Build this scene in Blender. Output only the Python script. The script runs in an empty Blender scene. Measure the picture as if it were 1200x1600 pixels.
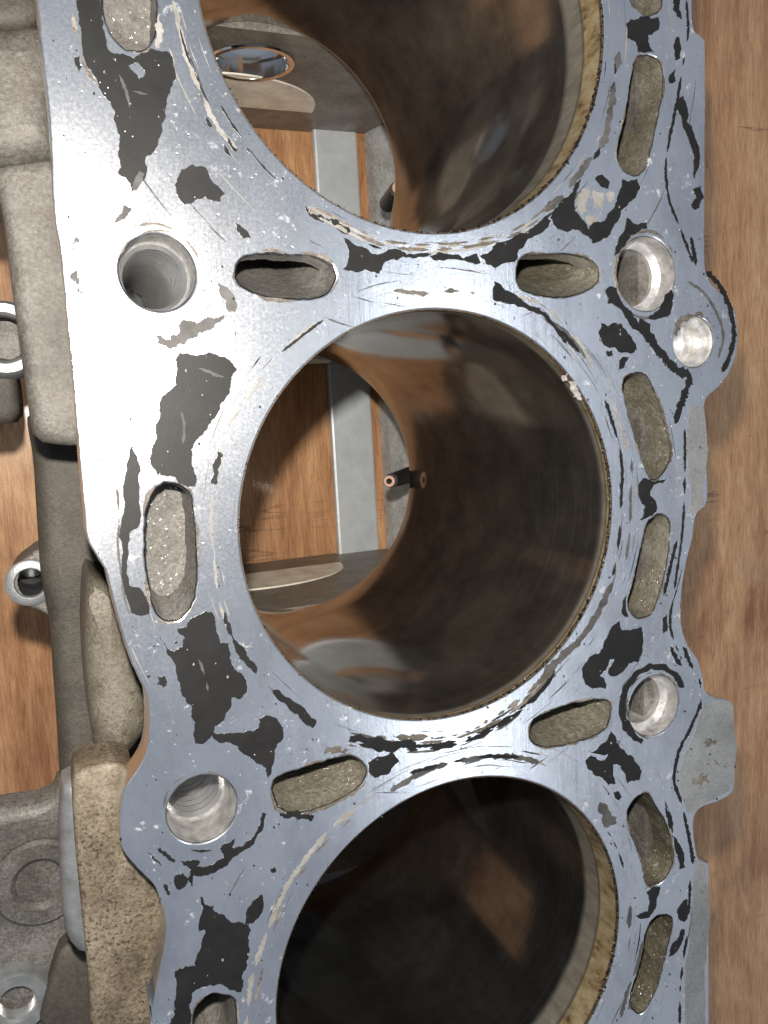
import bpy, bmesh, math, random
from mathutils import Vector, Matrix, noise
from mathutils.geometry import tessellate_polygon

random.seed(7)
scene = bpy.context.scene
COL = scene.collection
MM = 0.001
# ------------------------------------------------------------------ frames
# Deck frame (mm): u across the block, v along the crank, w out of the deck (0 = deck face).
# The block stands on the bench, deck parallel to the bench top.
TILT = 0.0
DECK_H = 205.0                      # deck face above the crank axis, along the bores
BLOCK = Matrix.Rotation(TILT, 4, 'Y')            # block local (mm) -> world (mm)
INV = BLOCK.inverted()
F_PX = 1300.0                       # focal length for a 1200 x 1600 frame
CAM_R = Matrix(((0.9229641215, 0.0985165109, -0.3720641443),
                (-0.0529122829, 0.9899858983, 0.1308747930),
                (0.3812315841, -0.1011059751, 0.9189341985)))
CAM_C = Vector((-76.155, 24.995, 155.523))
PITCH = 101.2
BORE_R = 43.0
LINER = 113.4

# ------------------------------------------------------------------ camera
cam_d = bpy.data.cameras.new('camera')
cam = bpy.data.objects.new('camera', cam_d)
COL.objects.link(cam)
cm = CAM_R.to_4x4()
cm.translation = CAM_C + Vector((0, 0, DECK_H))
cw = BLOCK @ cm
cw.translation = cw.translation * MM
cam.matrix_world = cw
cam_d.sensor_fit = 'VERTICAL'
cam_d.sensor_height = 36.0
cam_d.sensor_width = 27.0
cam_d.lens = F_PX / 1600.0 * 36.0
cam_d.clip_start = 0.005
cam_d.clip_end = 50.0
scene.camera = cam

# ------------------------------------------------------------------ light
world = bpy.data.worlds.new('World')
scene.world = world
world.use_nodes = True
bg = world.node_tree.nodes['Background']
bg.inputs['Color'].default_value = (0.78, 0.86, 1.0, 1)
bg.inputs['Strength'].default_value = 0.35

def lamp(name, kind, loc_block, energy, color, size, look=None):
    d = bpy.data.lights.new(name, kind)
    d.energy = energy
    d.color = color
    o = bpy.data.objects.new(name, d)
    COL.objects.link(o)
    if kind == 'AREA':
        d.shape = 'RECTANGLE'
        d.size, d.size_y = size
    else:
        d.shadow_soft_size = size
    o.location = loc_block * MM
    if look is not None:
        o.rotation_euler = ((look * MM) - o.location).to_track_quat('-Z', 'Y').to_euler()
    return o
# the phone's own light beside the lens
fl = CAM_C + CAM_R @ Vector((-4, 22, 0)) + Vector((0, 0, DECK_H))
lamp('phone_light', 'POINT', BLOCK @ fl, 4.3, (1.0, 0.93, 0.84), 0.003)
# a workshop tube light high above the bench
lamp('workshop_light', 'AREA', Vector((930, -370, 2060)), 5.5, (0.86, 0.92, 1.0), (0.16, 1.5), Vector((930, -370, 0)))

scene.view_settings.view_transform = 'Standard'
scene.view_settings.look = 'None'
scene.view_settings.exposure = 0.0
scene.view_settings.gamma = 1.0
scene.view_settings.use_curve_mapping = False
scene.render.engine = 'CYCLES'
scene.cycles.max_bounces = 8
scene.cycles.glossy_bounces = 6

# ------------------------------------------------------------------ materials
class NT:
    def __init__(s, name):
        m = bpy.data.materials.new(name)
        m.use_nodes = True
        s.m = m
        s.t = m.node_tree
        s.t.nodes.clear()
        s.out = s.t.nodes.new('ShaderNodeOutputMaterial')
        s.b = s.t.nodes.new('ShaderNodeBsdfPrincipled')
        s.t.links.new(s.b.outputs[0], s.out.inputs[0])
        s.tc = s.t.nodes.new('ShaderNodeTexCoord')
        s.co = s.tc.outputs['Object']
    def n(s, typ, **kw):
        o = s.t.nodes.new(typ)
        for k, v in kw.items():
            setattr(o, k, v)
        return o
    def l(s, a, b):
        s.t.links.new(a, b)
    def map(s, scale=(1, 1, 1), rot=(0, 0, 0), loc=(0, 0, 0)):
        o = s.n('ShaderNodeMapping')
        o.inputs['Scale'].default_value = scale
        o.inputs['Rotation'].default_value = rot
        o.inputs['Location'].default_value = loc
        s.l(s.co, o.inputs[0])
        return o.outputs[0]
    def noise(s, scale, detail=4, rough=0.55, vec=None, dist=0.0):
        o = s.n('ShaderNodeTexNoise')
        o.inputs['Scale'].default_value = scale
        o.inputs['Detail'].default_value = detail
        o.inputs['Roughness'].default_value = rough
        o.inputs['Distortion'].default_value = dist
        s.l(vec if vec is not None else s.co, o.inputs['Vector'])
        return o.outputs['Fac']
    def voro(s, scale, vec=None, feature='F1'):
        o = s.n('ShaderNodeTexVoronoi', feature=feature)
        o.inputs['Scale'].default_value = scale
        s.l(vec if vec is not None else s.co, o.inputs['Vector'])
        return o.outputs['Distance']
    def ramp(s, fac, stops, interp='LINEAR'):
        o = s.n('ShaderNodeValToRGB')
        o.color_ramp.interpolation = interp
        e = o.color_ramp.elements
        while len(e) > 1:
            e.remove(e[-1])
        for i, (p, c) in enumerate(stops):
            if isinstance(c, (int, float)):
                c = (c, c, c)
            el = e[0] if i == 0 else e.new(p)
            el.position = p
            el.color = (*c, 1)
        s.l(fac, o.inputs[0])
        return o.outputs[0]
    def mix(s, fac, a, b, mode='MIX'):
        o = s.n('ShaderNodeMix', data_type='RGBA', blend_type=mode)
        for v, i in ((fac, 0), (a, 6), (b, 7)):
            if isinstance(v, (int, float)):
                o.inputs[i].default_value = v if i == 0 else (v, v, v, 1)
            elif isinstance(v, tuple):
                o.inputs[i].default_value = (*v, 1)
            else:
                s.l(v, o.inputs[i])
        return o.outputs[2]
    def math(s, op, a, b=0.0, clamp=False):
        o = s.n('ShaderNodeMath', operation=op, use_clamp=clamp)
        for i, v in enumerate((a, b)):
            if isinstance(v, (int, float)):
                o.inputs[i].default_value = v
            else:
                s.l(v, o.inputs[i])
        return o.outputs[0]
    def bump(s, h, strength, dist, prev=None):
        o = s.n('ShaderNodeBump')
        o.inputs['Strength'].default_value = strength
        o.inputs['Distance'].default_value = dist
        s.l(h, o.inputs['Height'])
        if prev is not None:
            s.l(prev, o.inputs['Normal'])
        return o.outputs[0]
    def set(s, **kw):
        for k, v in kw.items():
            i = s.b.inputs[k.replace('_', ' ')]
            if isinstance(v, (int, float)):
                i.default_value = v
            elif isinstance(v, tuple):
                i.default_value = (*v, 1)
            else:
                s.l(v, i)
        return s.m

def mat_deck():
    k = NT('machined_aluminium')
    # long milling marks along the block, finer cross scratches
    s1 = k.noise(900, 5, 0.7, k.map((1, 0.03, 1), (0, 0, 0.08)))
    s2 = k.noise(700, 4, 0.7, k.map((1, 0.04, 1), (0, 0, 0.9)))
    s3 = k.noise(500, 4, 0.7, k.map((0.05, 1, 1), (0, 0, 0.3)))
    blot = k.noise(45, 6, 0.62)
    fine = k.noise(1600, 3, 0.6)
    pits = k.ramp(k.voro(420), [(0.0, 1), (0.055, 1), (0.10, 0)])
    base = k.ramp(blot, [(0.3, (0.68, 0.70, 0.73)), (0.5, (0.81, 0.83, 0.86)), (0.72, (0.90, 0.91, 0.93))])
    scr = k.ramp(k.noise(420, 3, 0.6, k.map((1, 0.02, 1), (0, 0, 0.45))), [(0.66, 0), (0.72, 1)])
    base = k.mix(k.math('MULTIPLY', scr, 0.35), base, (0.86, 0.87, 0.9))
    dirt = k.ramp(k.noise(260, 5, 0.7), [(0.62, 0), (0.70, 1)])
    base = k.mix(k.math('MULTIPLY', dirt, 0.35), base, (0.22, 0.21, 0.2))
    smear = k.ramp(k.noise(28, 6, 0.7, k.map((1.0, 0.55, 1), (0, 0, 0.3))), [(0.46, 0), (0.62, 1)])
    base = k.mix(k.math('MULTIPLY', smear, 0.42), base, (0.40, 0.41, 0.43))
    chalk = k.ramp(k.noise(60, 6, 0.75, k.map((1.3, 0.6, 1))), [(0.60, 0), (0.72, 1)])
    base = k.mix(k.math('MULTIPLY', chalk, 0.5), base, (0.84, 0.85, 0.88))
    rough = k.ramp(k.mix(0.5, blot, fine), [(0.3, 0.27), (0.7, 0.18)])
    h = k.mix(0.5, s1, k.mix(0.5, s2, s3))
    nb = k.bump(h, 0.22, 0.00012)
    nb = k.bump(fine, 0.12, 0.00006, nb)
    nb = k.bump(k.math('SUBTRACT', 1.0, pits), 0.25, 0.00012, nb)
    return k.set(Base_Color=base, Metallic=k.math('SUBTRACT', 1.0, k.math('MULTIPLY', dirt, 0.4)), Roughness=rough, Normal=nb)

def mat_residue(name, a, b, rough):
    k = NT(name)
    n1 = k.noise(180, 6, 0.65)
    base = k.ramp(n1, [(0.3, a), (0.7, b)])
    sp = k.ramp(k.voro(700), [(0.0, 1), (0.06, 1), (0.10, 0)])
    sel = k.ramp(k.noise(240, 3, 0.6), [(0.55, 0), (0.6, 1)])
    base = k.mix(k.math('MULTIPLY', sp, sel), base, (0.45, 0.45, 0.46))
    nb = k.bump(k.noise(1500, 4, 0.6), 0.2, 0.00008)
    return k.set(Base_Color=base, Roughness=rough, Normal=nb, Specular_IOR_Level=0.22)

def mat_cast(name, dark, mid, light, speck=(0.05, 0.04, 0.03), metallic=0.25, rough=0.55, speckamt=0.6, scale=1.0, glint=0.0, relief=1.0):
    k = NT(name)
    g = k.noise(1300 * scale, 6, 0.8)
    big = k.noise(75, 6, 0.68)
    base = k.ramp(k.mix(0.5, big, g), [(0.38, dark), (0.5, mid), (0.58, light)])
    sp = k.ramp(k.noise(1250 * scale, 4, 0.7), [(0.53, 0), (0.60, 1)])
    area = k.ramp(k.noise(55, 5, 0.65), [(0.36, 0.15), (0.6, 1)])
    base = k.mix(k.math('MULTIPLY', k.math('MULTIPLY', sp, area), speckamt), base, speck)
    grime = k.ramp(k.noise(70, 7, 0.75), [(0.53, 0), (0.66, 1)])
    base = k.mix(k.math('MULTIPLY', grime, 0.75 * speckamt), base, speck)
    h = k.mix(0.5, g, k.noise(1100 * scale, 4, 0.7))
    nb = k.bump(big, 0.35 * relief, 0.0012)
    nb = k.bump(h, 0.9 * relief, 0.00028 / scale, nb)
    met, rg = metallic, rough
    if glint:
        gl = k.ramp(k.voro(1000), [(0.0, 1), (0.20, 1), (0.26, 0)])
        pick = k.ramp(k.noise(900, 2, 0.5), [(0.56 - glint * 0.06, 0), (0.58 - glint * 0.06, 1)])
        gm = k.math('MULTIPLY', gl, pick)
        base = k.mix(gm, base, (0.85, 0.83, 0.76))
        met = k.mix(gm, metallic, 1.0)
        rg = k.mix(gm, rough, 0.22)
    return k.set(Base_Color=base, Metallic=met, Roughness=rg, Normal=nb)

def mat_liner(name, band, band2, hue, seed):
    """honed iron bore: deposit band above the ring travel, streaky oil-stained wall below"""
    k = NT(name)
    sep = k.n('ShaderNodeSeparateXYZ')
    k.l(k.co, sep.inputs[0])
    z = sep.outputs[2]
    depth = k.math('MULTIPLY', k.math('SUBTRACT', DECK_H * MM, z), 1000.0)       # mm below the deck
    ang = k.math('ARCTAN2', sep.outputs[1], sep.outputs[0])
    cmb = k.n('ShaderNodeCombineXYZ')
    k.l(k.math('MULTIPLY', ang, 43.0), cmb.inputs[0])
    k.l(depth, cmb.inputs[1])
    cyl = cmb.outputs[0]                                           # unrolled wall, mm
    def cmap(scale, rot=0.0, loc=(0, 0, 0)):
        o = k.n('ShaderNodeMapping')
        o.inputs['Scale'].default_value = scale
        o.inputs['Rotation'].default_value = (0, 0, rot)
        o.inputs['Location'].default_value = loc
        k.l(cyl, o.inputs[0])
        return o.outputs[0]
    wob = k.math('MULTIPLY', k.math('SUBTRACT', k.noise(0.06, 4, 0.6, cmap((1, 1, 1), 0, (seed, 0, 0))), 0.5), band * 1.6)
    d = k.math('ADD', depth, wob)
    # cross-hatch from honing
    h1 = k.noise(1.0, 3, 0.6, cmap((7.0, 0.12, 1), 1.05))
    h2 = k.noise(1.0, 3, 0.6, cmap((7.0, 0.12, 1), -1.05))
    hatch = k.mix(0.5, h1, h2)
    vert = k.noise(1.0, 5, 0.65, cmap((0.35, 0.12, 1), 0.25, (seed * 3, 0, 0)))
    blot = k.noise(0.05, 6, 0.65, cmap((1, 1, 1), 0, (seed, seed, 0)))
    wall = k.ramp(k.mix(0.75, vert, blot), [(0.32, tuple(c * 0.55 for c in hue)), (0.5, hue), (0.7, tuple(min(1, c * 1.7) for c in hue))])
    wall = k.mix(k.math('MULTIPLY', k.ramp(hatch, [(0.55, 0), (0.68, 1)]), 0.10), wall, (0.42, 0.40, 0.37))
    strk = k.ramp(k.noise(1.0, 4, 0.7, cmap((1.3, 0.035, 1), 0.75, (seed, 0, 0))), [(0.60, 0), (0.68, 1)])
    strk = k.math('MULTIPLY', strk, k.ramp(k.noise(0.035, 2, 0.5, cmap((1, 1, 1), 0, (0, seed, 0))), [(0.48, 0), (0.62, 1)]))
    wall = k.mix(k.math('MULTIPLY', strk, 0.5), wall, (0.10, 0.085, 0.07))
    spk = k.ramp(k.noise(1.6, 3, 0.7, cmap((1, 1, 1), 0, (seed, 4, 0))), [(0.68, 0), (0.74, 1)])
    wall = k.mix(k.math('MULTIPLY', spk, 0.5), wall, (0.6, 0.57, 0.5))
    ln = k.noise(1.0, 3, 0.7, cmap((0.006, 2.4, 1), 0, (seed, seed, 0)))
    near = k.ramp(k.math('DIVIDE', depth, 100.0), [(0.0, 1), (0.22, 0.55), (0.6, 0.12), (1.0, 0.05)])
    lnm = k.math('MULTIPLY', k.ramp(ln, [(0.56, 0), (0.66, 1)]), near)
    wall = k.mix(k.math('MULTIPLY', lnm, 0.55), wall, (0.52, 0.49, 0.43))
    lnd = k.math('MULTIPLY', k.ramp(ln, [(0.34, 1), (0.42, 0)]), near)
    wall = k.mix(k.math('MULTIPLY', lnd, 0.5), wall, (0.06, 0.055, 0.05))
    mot = k.ramp(k.noise(0.5, 6, 0.75, cmap((1, 0.8, 1), 0, (seed, 2, 0))), [(0.46, 0), (0.58, 1)])
    motd = k.ramp(k.math('DIVIDE', depth, 30.0), [(0.0, 1), (0.3, 0.6), (0.7, 0)])
    motp = k.ramp(k.noise(0.03, 3, 0.5, cmap((1, 0.3, 1), 0, (seed * 2, 7, 0))), [(0.42, 0), (0.6, 1)])
    wall = k.mix(k.math('MULTIPLY', k.math('MULTIPLY', mot, motd), k.math('MULTIPLY', motp, 0.7)), wall, (0.30, 0.25, 0.17))
    gold = k.ramp(k.noise(0.25, 6, 0.7, cmap((1, 0.45, 1), 0, (seed, 0, 0))), [(0.36, (0.05, 0.025, 0.010)), (0.46, (0.16, 0.12, 0.062)), (0.72, (0.29, 0.25, 0.165))])
    beige = k.ramp(k.noise(0.3, 5, 0.6, cmap((1, 0.3, 1))), [(0.3, (0.13, 0.12, 0.10)), (0.7, (0.27, 0.25, 0.21))])
    f1 = k.ramp(k.math('DIVIDE', k.math('ADD', depth, k.math('MULTIPLY', wob, 0.2)), 40.0), [(band / 40.0, 0), (band / 40.0 + 0.015, 1)])
    f2 = k.ramp(k.math('DIVIDE', k.math('ADD', depth, k.math('MULTIPLY', wob, 0.12)), 40.0), [(band2 / 40.0, 0), (band2 / 40.0 + 0.05, 1)])
    ring = k.ramp(k.math('DIVIDE', depth, 40.0), [(0.02, 1), (0.03, 0), (band / 40.0 - 0.005, 0), (band / 40.0 + 0.01, 0.75), (band / 40.0 + 0.03, 0)])
    col = k.mix(f1, gold, k.mix(f2, beige, wall))
    col = k.mix(ring, col, (0.05, 0.035, 0.02))
    met = k.mix(f1, 0.15, k.mix(f2, 0.5, 0.92))
    rough = k.mix(f1, 0.5, k.mix(f2, 0.38, k.ramp(blot, [(0.3, 0.06), (0.7, 0.15)])))
    nb = k.bump(hatch, 0.10, 0.00004)
    nb = k.bump(ln, 0.05, 0.00006, nb)
    nb = k.bump(k.noise(1.5, 4, 0.6, cmap((1, 0.6, 1))), 0.06, 0.00006, nb)
    return k.set(Base_Color=col, Metallic=met, Roughness=rough, Normal=nb)

def mat_simple(name, color, metallic, rough, var=0.25, scale=200, bump=0.2, bd=0.0002):
    k = NT(name)
    n1 = k.noise(scale, 5, 0.6)
    base = k.ramp(n1, [(0.3, tuple(c * (1 - var) for c in color)), (0.7, tuple(min(1, c * (1 + var)) for c in color))])
    nb = k.bump(k.noise(scale * 5, 3, 0.6), bump, bd)
    return k.set(Base_Color=base, Metallic=metallic, Roughness=rough, Normal=nb)

def mat_wood():
    k = NT('worn_plywood')
    warp = k.noise(9, 3, 0.5)
    off = k.n('ShaderNodeVectorMath', operation='ADD')
    sc = k.n('ShaderNodeVectorMath', operation='SCALE')
    sc.inputs['Scale'].default_value = 0.05
    k.l(warp, sc.inputs[0])
    k.l(k.map((34, 3.2, 1)), off.inputs[0])
    k.l(sc.outputs[0], off.inputs[1])
    grain = k.noise(7, 7, 0.66, off.outputs[0])
    fig = k.noise(5, 5, 0.6, k.map((3.0, 1.0, 1)), 1.2)
    pores = k.ramp(k.noise(60, 3, 0.7, k.map((20, 1.0, 1))), [(0.60, 0), (0.70, 1)])
    base = k.ramp(k.mix(0.66, grain, fig), [(0.36, (0.34, 0.155, 0.067)), (0.46, (0.56, 0.30, 0.145)), (0.56, (0.74, 0.435, 0.22)), (0.66, (0.86, 0.575, 0.33))])
    base = k.mix(k.math('MULTIPLY', pores, 0.35), base, (0.22, 0.10, 0.05))
    st = k.ramp(k.noise(14, 5, 0.6, None, 0.6), [(0.55, 0), (0.75, 1)])
    base = k.mix(k.math('MULTIPLY', st, 0.5), base, (0.22, 0.11, 0.06))
    spots = k.ramp(k.noise(70, 5, 0.7), [(0.66, 0), (0.72, 1)])
    base = k.mix(k.math('MULTIPLY', spots, 0.55), base, (0.12, 0.065, 0.04))
    pale = k.ramp(k.noise(30, 4, 0.6, k.map((1, 0.5, 1), (0, 0, 0.5))), [(0.62, 0), (0.74, 1)])
    base = k.mix(k.math('MULTIPLY', pale, 0.35), base, (0.68, 0.5, 0.33))
    fib = k.noise(90, 5, 0.75, k.map((14, 1.0, 1)))
    base = k.mix(0.55, base, k.ramp(fib, [(0.38, (0.42, 0.36, 0.32)), (0.58, (1.0, 1.0, 1.0))]), 'MULTIPLY')
    grit = k.noise(1500, 4, 0.8)
    base = k.mix(0.35, base, k.ramp(grit, [(0.36, (0.5, 0.45, 0.4)), (0.6, (1.0, 1.0, 1.0))]), 'MULTIPLY')
    crk = k.ramp(k.noise(22, 5, 0.6, k.map((0.25, 2.2, 1), (0, 0, 0.2))), [(0.485, 0), (0.498, 1), (0.502, 1), (0.515, 0)])
    crk = k.math('MULTIPLY', crk, k.ramp(k.noise(16, 2, 0.5), [(0.55, 0), (0.62, 1)]))
    base = k.mix(k.math('MULTIPLY', crk, 0.7), base, (0.16, 0.09, 0.05))
    fl = k.ramp(k.noise(60, 4, 0.6, k.map((2.2, 0.5, 1), (0, 0, 0.12))), [(0.66, 0), (0.73, 1)])
    base = k.mix(k.math('MULTIPLY', fl, 0.6), base, (0.20, 0.075, 0.03))
    nb = k.bump(grain, 0.35, 0.0006)
    nb = k.bump(fib, 0.3, 0.0003, nb)
    nb = k.bump(pores, 0.3, -0.0003, nb)
    return k.set(Base_Color=base, Roughness=0.5, Normal=nb, Specular_IOR_Level=0.3, Coat_Weight=0.5, Coat_Roughness=0.16)

M = dict(
    deck=mat_deck(),
    dark=mat_residue('gasket_coating', (0.0054, 0.0054, 0.0057), (0.0102, 0.0102, 0.0102), 0.5),
    grey=mat_residue('scuffed_gasket_coating', (0.025, 0.025, 0.025), (0.085, 0.0825, 0.08), 0.55),
    cream=mat_residue('dried_sealant', (0.121, 0.1155, 0.1045), (0.231, 0.2255, 0.2145), 0.5),
    chip=mat_simple('freshly_chipped_iron', (0.62, 0.58, 0.54), 0.7, 0.35, 0.35, 900, 0.9, 0.0008),
    crust=mat_cast('rusty_crust', (0.0275, 0.022, 0.0165), (0.0935, 0.07975, 0.066), (0.187, 0.1705, 0.1485), metallic=0.1, speckamt=0.7),
    slot=mat_cast('sand_cast_passage', (0.0765, 0.0675, 0.04725), (0.1305, 0.1193, 0.09), (0.189, 0.1755, 0.1395), metallic=0.25, rough=0.5, speckamt=0.5, scale=0.8, relief=2.0, glint=1.0),
    slot_grey=mat_cast('grey_cast_passage', (0.07225, 0.068, 0.06162), (0.1232, 0.1169, 0.1084), (0.17, 0.1636, 0.153), metallic=0.15, rough=0.5, speckamt=0.5, scale=0.8, relief=2.0, glint=0.3),
    slot_dark=mat_cast('oily_cast_passage', (0.0495, 0.0429, 0.0275), (0.0935, 0.0825, 0.055), (0.1485, 0.1375, 0.099), metallic=0.3, rough=0.42, speckamt=0.5, scale=0.8, relief=2.0, glint=1.0),
    oxide=mat_cast('oxidised_aluminium_skin', (0.1612, 0.1643, 0.1612), (0.2232, 0.2294, 0.2294), (0.2728, 0.279, 0.279), metallic=0.45, rough=0.42, speckamt=0.25, scale=1.3, relief=0.35),
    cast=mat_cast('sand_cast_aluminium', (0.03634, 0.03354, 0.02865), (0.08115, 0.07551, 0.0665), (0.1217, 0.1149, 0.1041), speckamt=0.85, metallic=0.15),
    castdark=mat_cast('grimy_shaded_cast_aluminium', (0.02352, 0.02016, 0.01512), (0.04368, 0.03864, 0.03024), (0.0672, 0.06048, 0.0504), speckamt=0.85, metallic=0.1, rough=0.6),  # grime, plus base colour darkened for the shaded skirt and gaps between castings
    castweb=mat_cast('oily_web_casting', (0.13, 0.115, 0.095), (0.21, 0.19, 0.165), (0.29, 0.27, 0.24), metallic=0.3, rough=0.45, speckamt=0.3, scale=0.8),
    castgrey=mat_cast('grey_cast_aluminium', (0.04005, 0.03794, 0.03373), (0.0986, 0.0935, 0.085), (0.17, 0.1636, 0.153), metallic=0.2, rough=0.5, speckamt=0.7),
    tan=mat_cast('oil_stained_cast_aluminium', (0.04847, 0.03635, 0.02222), (0.1245, 0.09928, 0.06732), (0.1858, 0.1588, 0.12), speck=(0.0202, 0.01346, 0.006732), metallic=0.1, speckamt=0.95),
    ridge=mat_cast('speckled_cast_aluminium', (0.0585, 0.05175, 0.03825), (0.099, 0.08775, 0.0675), (0.1485, 0.135, 0.108), metallic=0.1, speckamt=0.9),
    rail=mat_simple('milled_rail', (0.56, 0.60, 0.63), 0.3, 0.45, 0.12, 120, 0.25),
    bossm=mat_simple('worn_boss_metal', (0.20, 0.21, 0.215), 0.5, 0.42, 0.25, 300, 0.3),
    castlight=mat_cast('light_crankcase_casting', (0.34, 0.35, 0.34), (0.50, 0.51, 0.50), (0.64, 0.65, 0.64), speck=(0.15, 0.16, 0.15), metallic=0.2, rough=0.45, speckamt=0.5, scale=0.6),
    pale=mat_simple('machined_pale_aluminium', (0.828, 0.7659, 0.6624), 0.1, 0.4, 0.25, 120, 0.3),
    shiny=mat_simple('polished_steel', (0.72, 0.73, 0.74), 1.0, 0.12, 0.06, 120, 0.05),
    thread=mat_simple('cut_aluminium', (0.55, 0.55, 0.55), 0.9, 0.28, 0.12, 260, 0.15),
    hole=mat_simple('drilled_aluminium', (0.56, 0.552, 0.544), 0.75, 0.36, 0.4, 420, 0.5),
    black=mat_simple('black_steel', (0.02, 0.02, 0.02), 0.2, 0.35, 0.3, 200, 0.3),
    copper=mat_simple('copper_tip', (0.34, 0.22, 0.16), 0.3, 0.6, 0.2),
    crumb=mat_simple('carbon_crumbs', (0.022, 0.016, 0.013), 0.55, 0.16, 0.5, 900, 0.4),
    wood=mat_wood(),
    liner_a=mat_liner('honed_iron_bore_a', 6.5, 12.0, (0.2385, 0.2252, 0.2087), 3.1),
    liner_b=mat_liner('honed_iron_bore_b', 1.3, 2.2, (0.2154, 0.1932, 0.1711), 9.7),
    liner_c=mat_liner('shaded_honed_iron_bore_c', 7.0, 12.5, (0.12, 0.1186, 0.1152), 21.3),  # wall hue darkened to carry the shade inside the least lit bore
)

# ------------------------------------------------------------------ helpers
def deck_pt(px, py, w=0.0):
    """a place on the plane w mm off the deck, seen at photo position (px, py)"""
    d = CAM_R @ Vector(((px - 600) / F_PX, -(py - 800) / F_PX, -1.0))
    t = (w - CAM_C.z) / d.z
    p = CAM_C + d * t
    return Vector((p.x, p.y, w))
def Z(ox, oy, s, pts):
    return [(ox + x / s, oy + y / s) for x, y in pts]
A = lambda *p: Z(0, 0, 2, p)
B = lambda *p: Z(600, 0, 2, p)
Cc = lambda *p: Z(0, 500, 2, p)
D = lambda *p: Z(600, 500, 2, p)
E_ = lambda *p: Z(0, 1000, 2, p)
F = lambda *p: Z(600, 1000, 2, p)
def onto(pts, w=0.0):
    return [deck_pt(x, y, w).to_2d() for x, y in pts]
def bench_pt(px, py, z=0.0):
    """a world place z mm above the bench (mm)"""
    R4 = (BLOCK.to_3x3() @ CAM_R)
    c = cw.translation / MM
    d = R4 @ Vector(((px - 600) / F_PX, -(py - 800) / F_PX, -1.0))
    return c + d * ((z - c.z) / d.z)
def smooth_loop(pts, step=1.2):
    """closed Catmull-Rom through pts, resampled"""
    n = len(pts)
    out = []
    for i in range(n):
        p0, p1, p2, p3 = pts[i - 1], pts[i], pts[(i + 1) % n], pts[(i + 2) % n]
        k = max(1, int((p2 - p1).length / step))
        for j in range(k):
            t = j / k
            out.append(0.5 * ((2 * p1) + (p2 - p0) * t + (2 * p0 - 5 * p1 + 4 * p2 - p3) * t * t + (3 * p1 - p0 - 3 * p2 + p3) * t ** 3))
    return out
def ragged(pts, amp=0.16, minseg=0.35):
    """closed polygon with a torn edge (midpoint displacement)"""
    n = len(pts)
    out = []
    def rec(a, b):
        l = (b - a).length
        if l < minseg:
            return
        m = (a + b) / 2
        nrm = Vector((-(b - a).y, (b - a).x))
        m = m + nrm * random.uniform(-amp, amp)
        rec(a, m)
        out.append(m)
        rec(m, b)
    for i in range(n):
        out.append(pts[i].copy())
        rec(pts[i], pts[(i + 1) % n])
    return out
def area2(pts):
    return sum(a.x * b.y - b.x * a.y for a, b in zip(pts, pts[1:] + pts[:1]))
def ccw(pts):
    return pts if area2(pts) > 0 else pts[::-1]
def inset(pts, d):
    n = len(pts)
    out = []
    for i in range(n):
        t = pts[(i + 1) % n] - pts[i - 1]
        if t.length < 1e-9:
            out.append(pts[i].copy()); continue
        t.normalize()
        out.append(pts[i] + Vector((-t.y, t.x)) * d)
    return out

def soft_inset(pts, d):
    out = [p.copy() for p in pts]
    K = 8
    for _ in range(K):
        out = inset(out, d / K)
        n = len(out)
        out = [out[i] * 0.5 + (out[i - 1] + out[(i + 1) % n]) * 0.25 for i in range(n)]
    return out

def link(name, verts, faces, mat, parent=None, smooth=False, base=True):
    """verts in block mm (deck frame shifted so that the crank axis is the origin)"""
    me = bpy.data.meshes.new(name)
    me.from_pydata([tuple(Vector(v) * MM) for v in verts], [], faces)
    me.materials.append(mat)
    me.update()
    if smooth:
        me.polygons.foreach_set('use_smooth', [True] * len(me.polygons))
        me.set_sharp_from_angle(angle=math.radians(38))
    o = bpy.data.objects.new(name, me)
    COL.objects.link(o)
    if parent is not None:
        o.parent = parent
    return o
class MB:
    def __init__(s):
        s.v = []
        s.f = []
    def add(s, vs, fs):
        k = len(s.v)
        s.v += [tuple(v) for v in vs]
        s.f += [tuple(i + k for i in f) for f in fs]
    def loops(s, loops, closed_bottom=False, flip=False):
        n = len(loops[0])
        k = len(s.v)
        for L in loops:
            s.v += [tuple(p) for p in L]
        for a in range(len(loops) - 1):
            for i in range(n):
                j = (i + 1) % n
                q = (k + a * n + i, k + a * n + j, k + (a + 1) * n + j, k + (a + 1) * n + i)
                s.f.append(q[::-1] if flip else q)
        if closed_bottom:
            L = loops[-1]
            s.v += [tuple(p) for p in L]
            c = sum((Vector(p) for p in L), Vector()) / n
            s.v.append(tuple(c))
            ci = len(s.v) - 1
            o = k + len(loops) * n
            for i in range(n):
                t = (o + i, o + (i + 1) % n, ci)
                s.f.append(t[::-1] if flip else t)
    def fill(s, loops2d, w, up=True):
        """flat face with holes at height w"""
        tris = tessellate_polygon([[Vector((p.x, p.y, 0)) for p in L] for L in loops2d])
        flat = [p for L in loops2d for p in L]
        k = len(s.v)
        s.v += [(p.x, p.y, w) for p in flat]
        for t in tris:
            a, b, c = (flat[i] for i in t)
            pos = (b - a).cross(c - a) > 0
            s.f.append(tuple(k + i for i in (t if pos == up else t[::-1])))
    def box(s, lo, hi, mat=None):
        vs = [Vector((x, y, z)) for z in (lo[2], hi[2]) for y in (lo[1], hi[1]) for x in (lo[0], hi[0])]
        if mat is not None:
            vs = [mat @ v for v in vs]
        s.add(vs, [(0, 2, 3, 1), (4, 5, 7, 6), (0, 1, 5, 4), (2, 6, 7, 3), (0, 4, 6, 2), (1, 3, 7, 5)])
    def build(s, name, mat, parent=None, smooth=False):
        return link(name, s.v, s.f, mat, parent, smooth)
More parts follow.
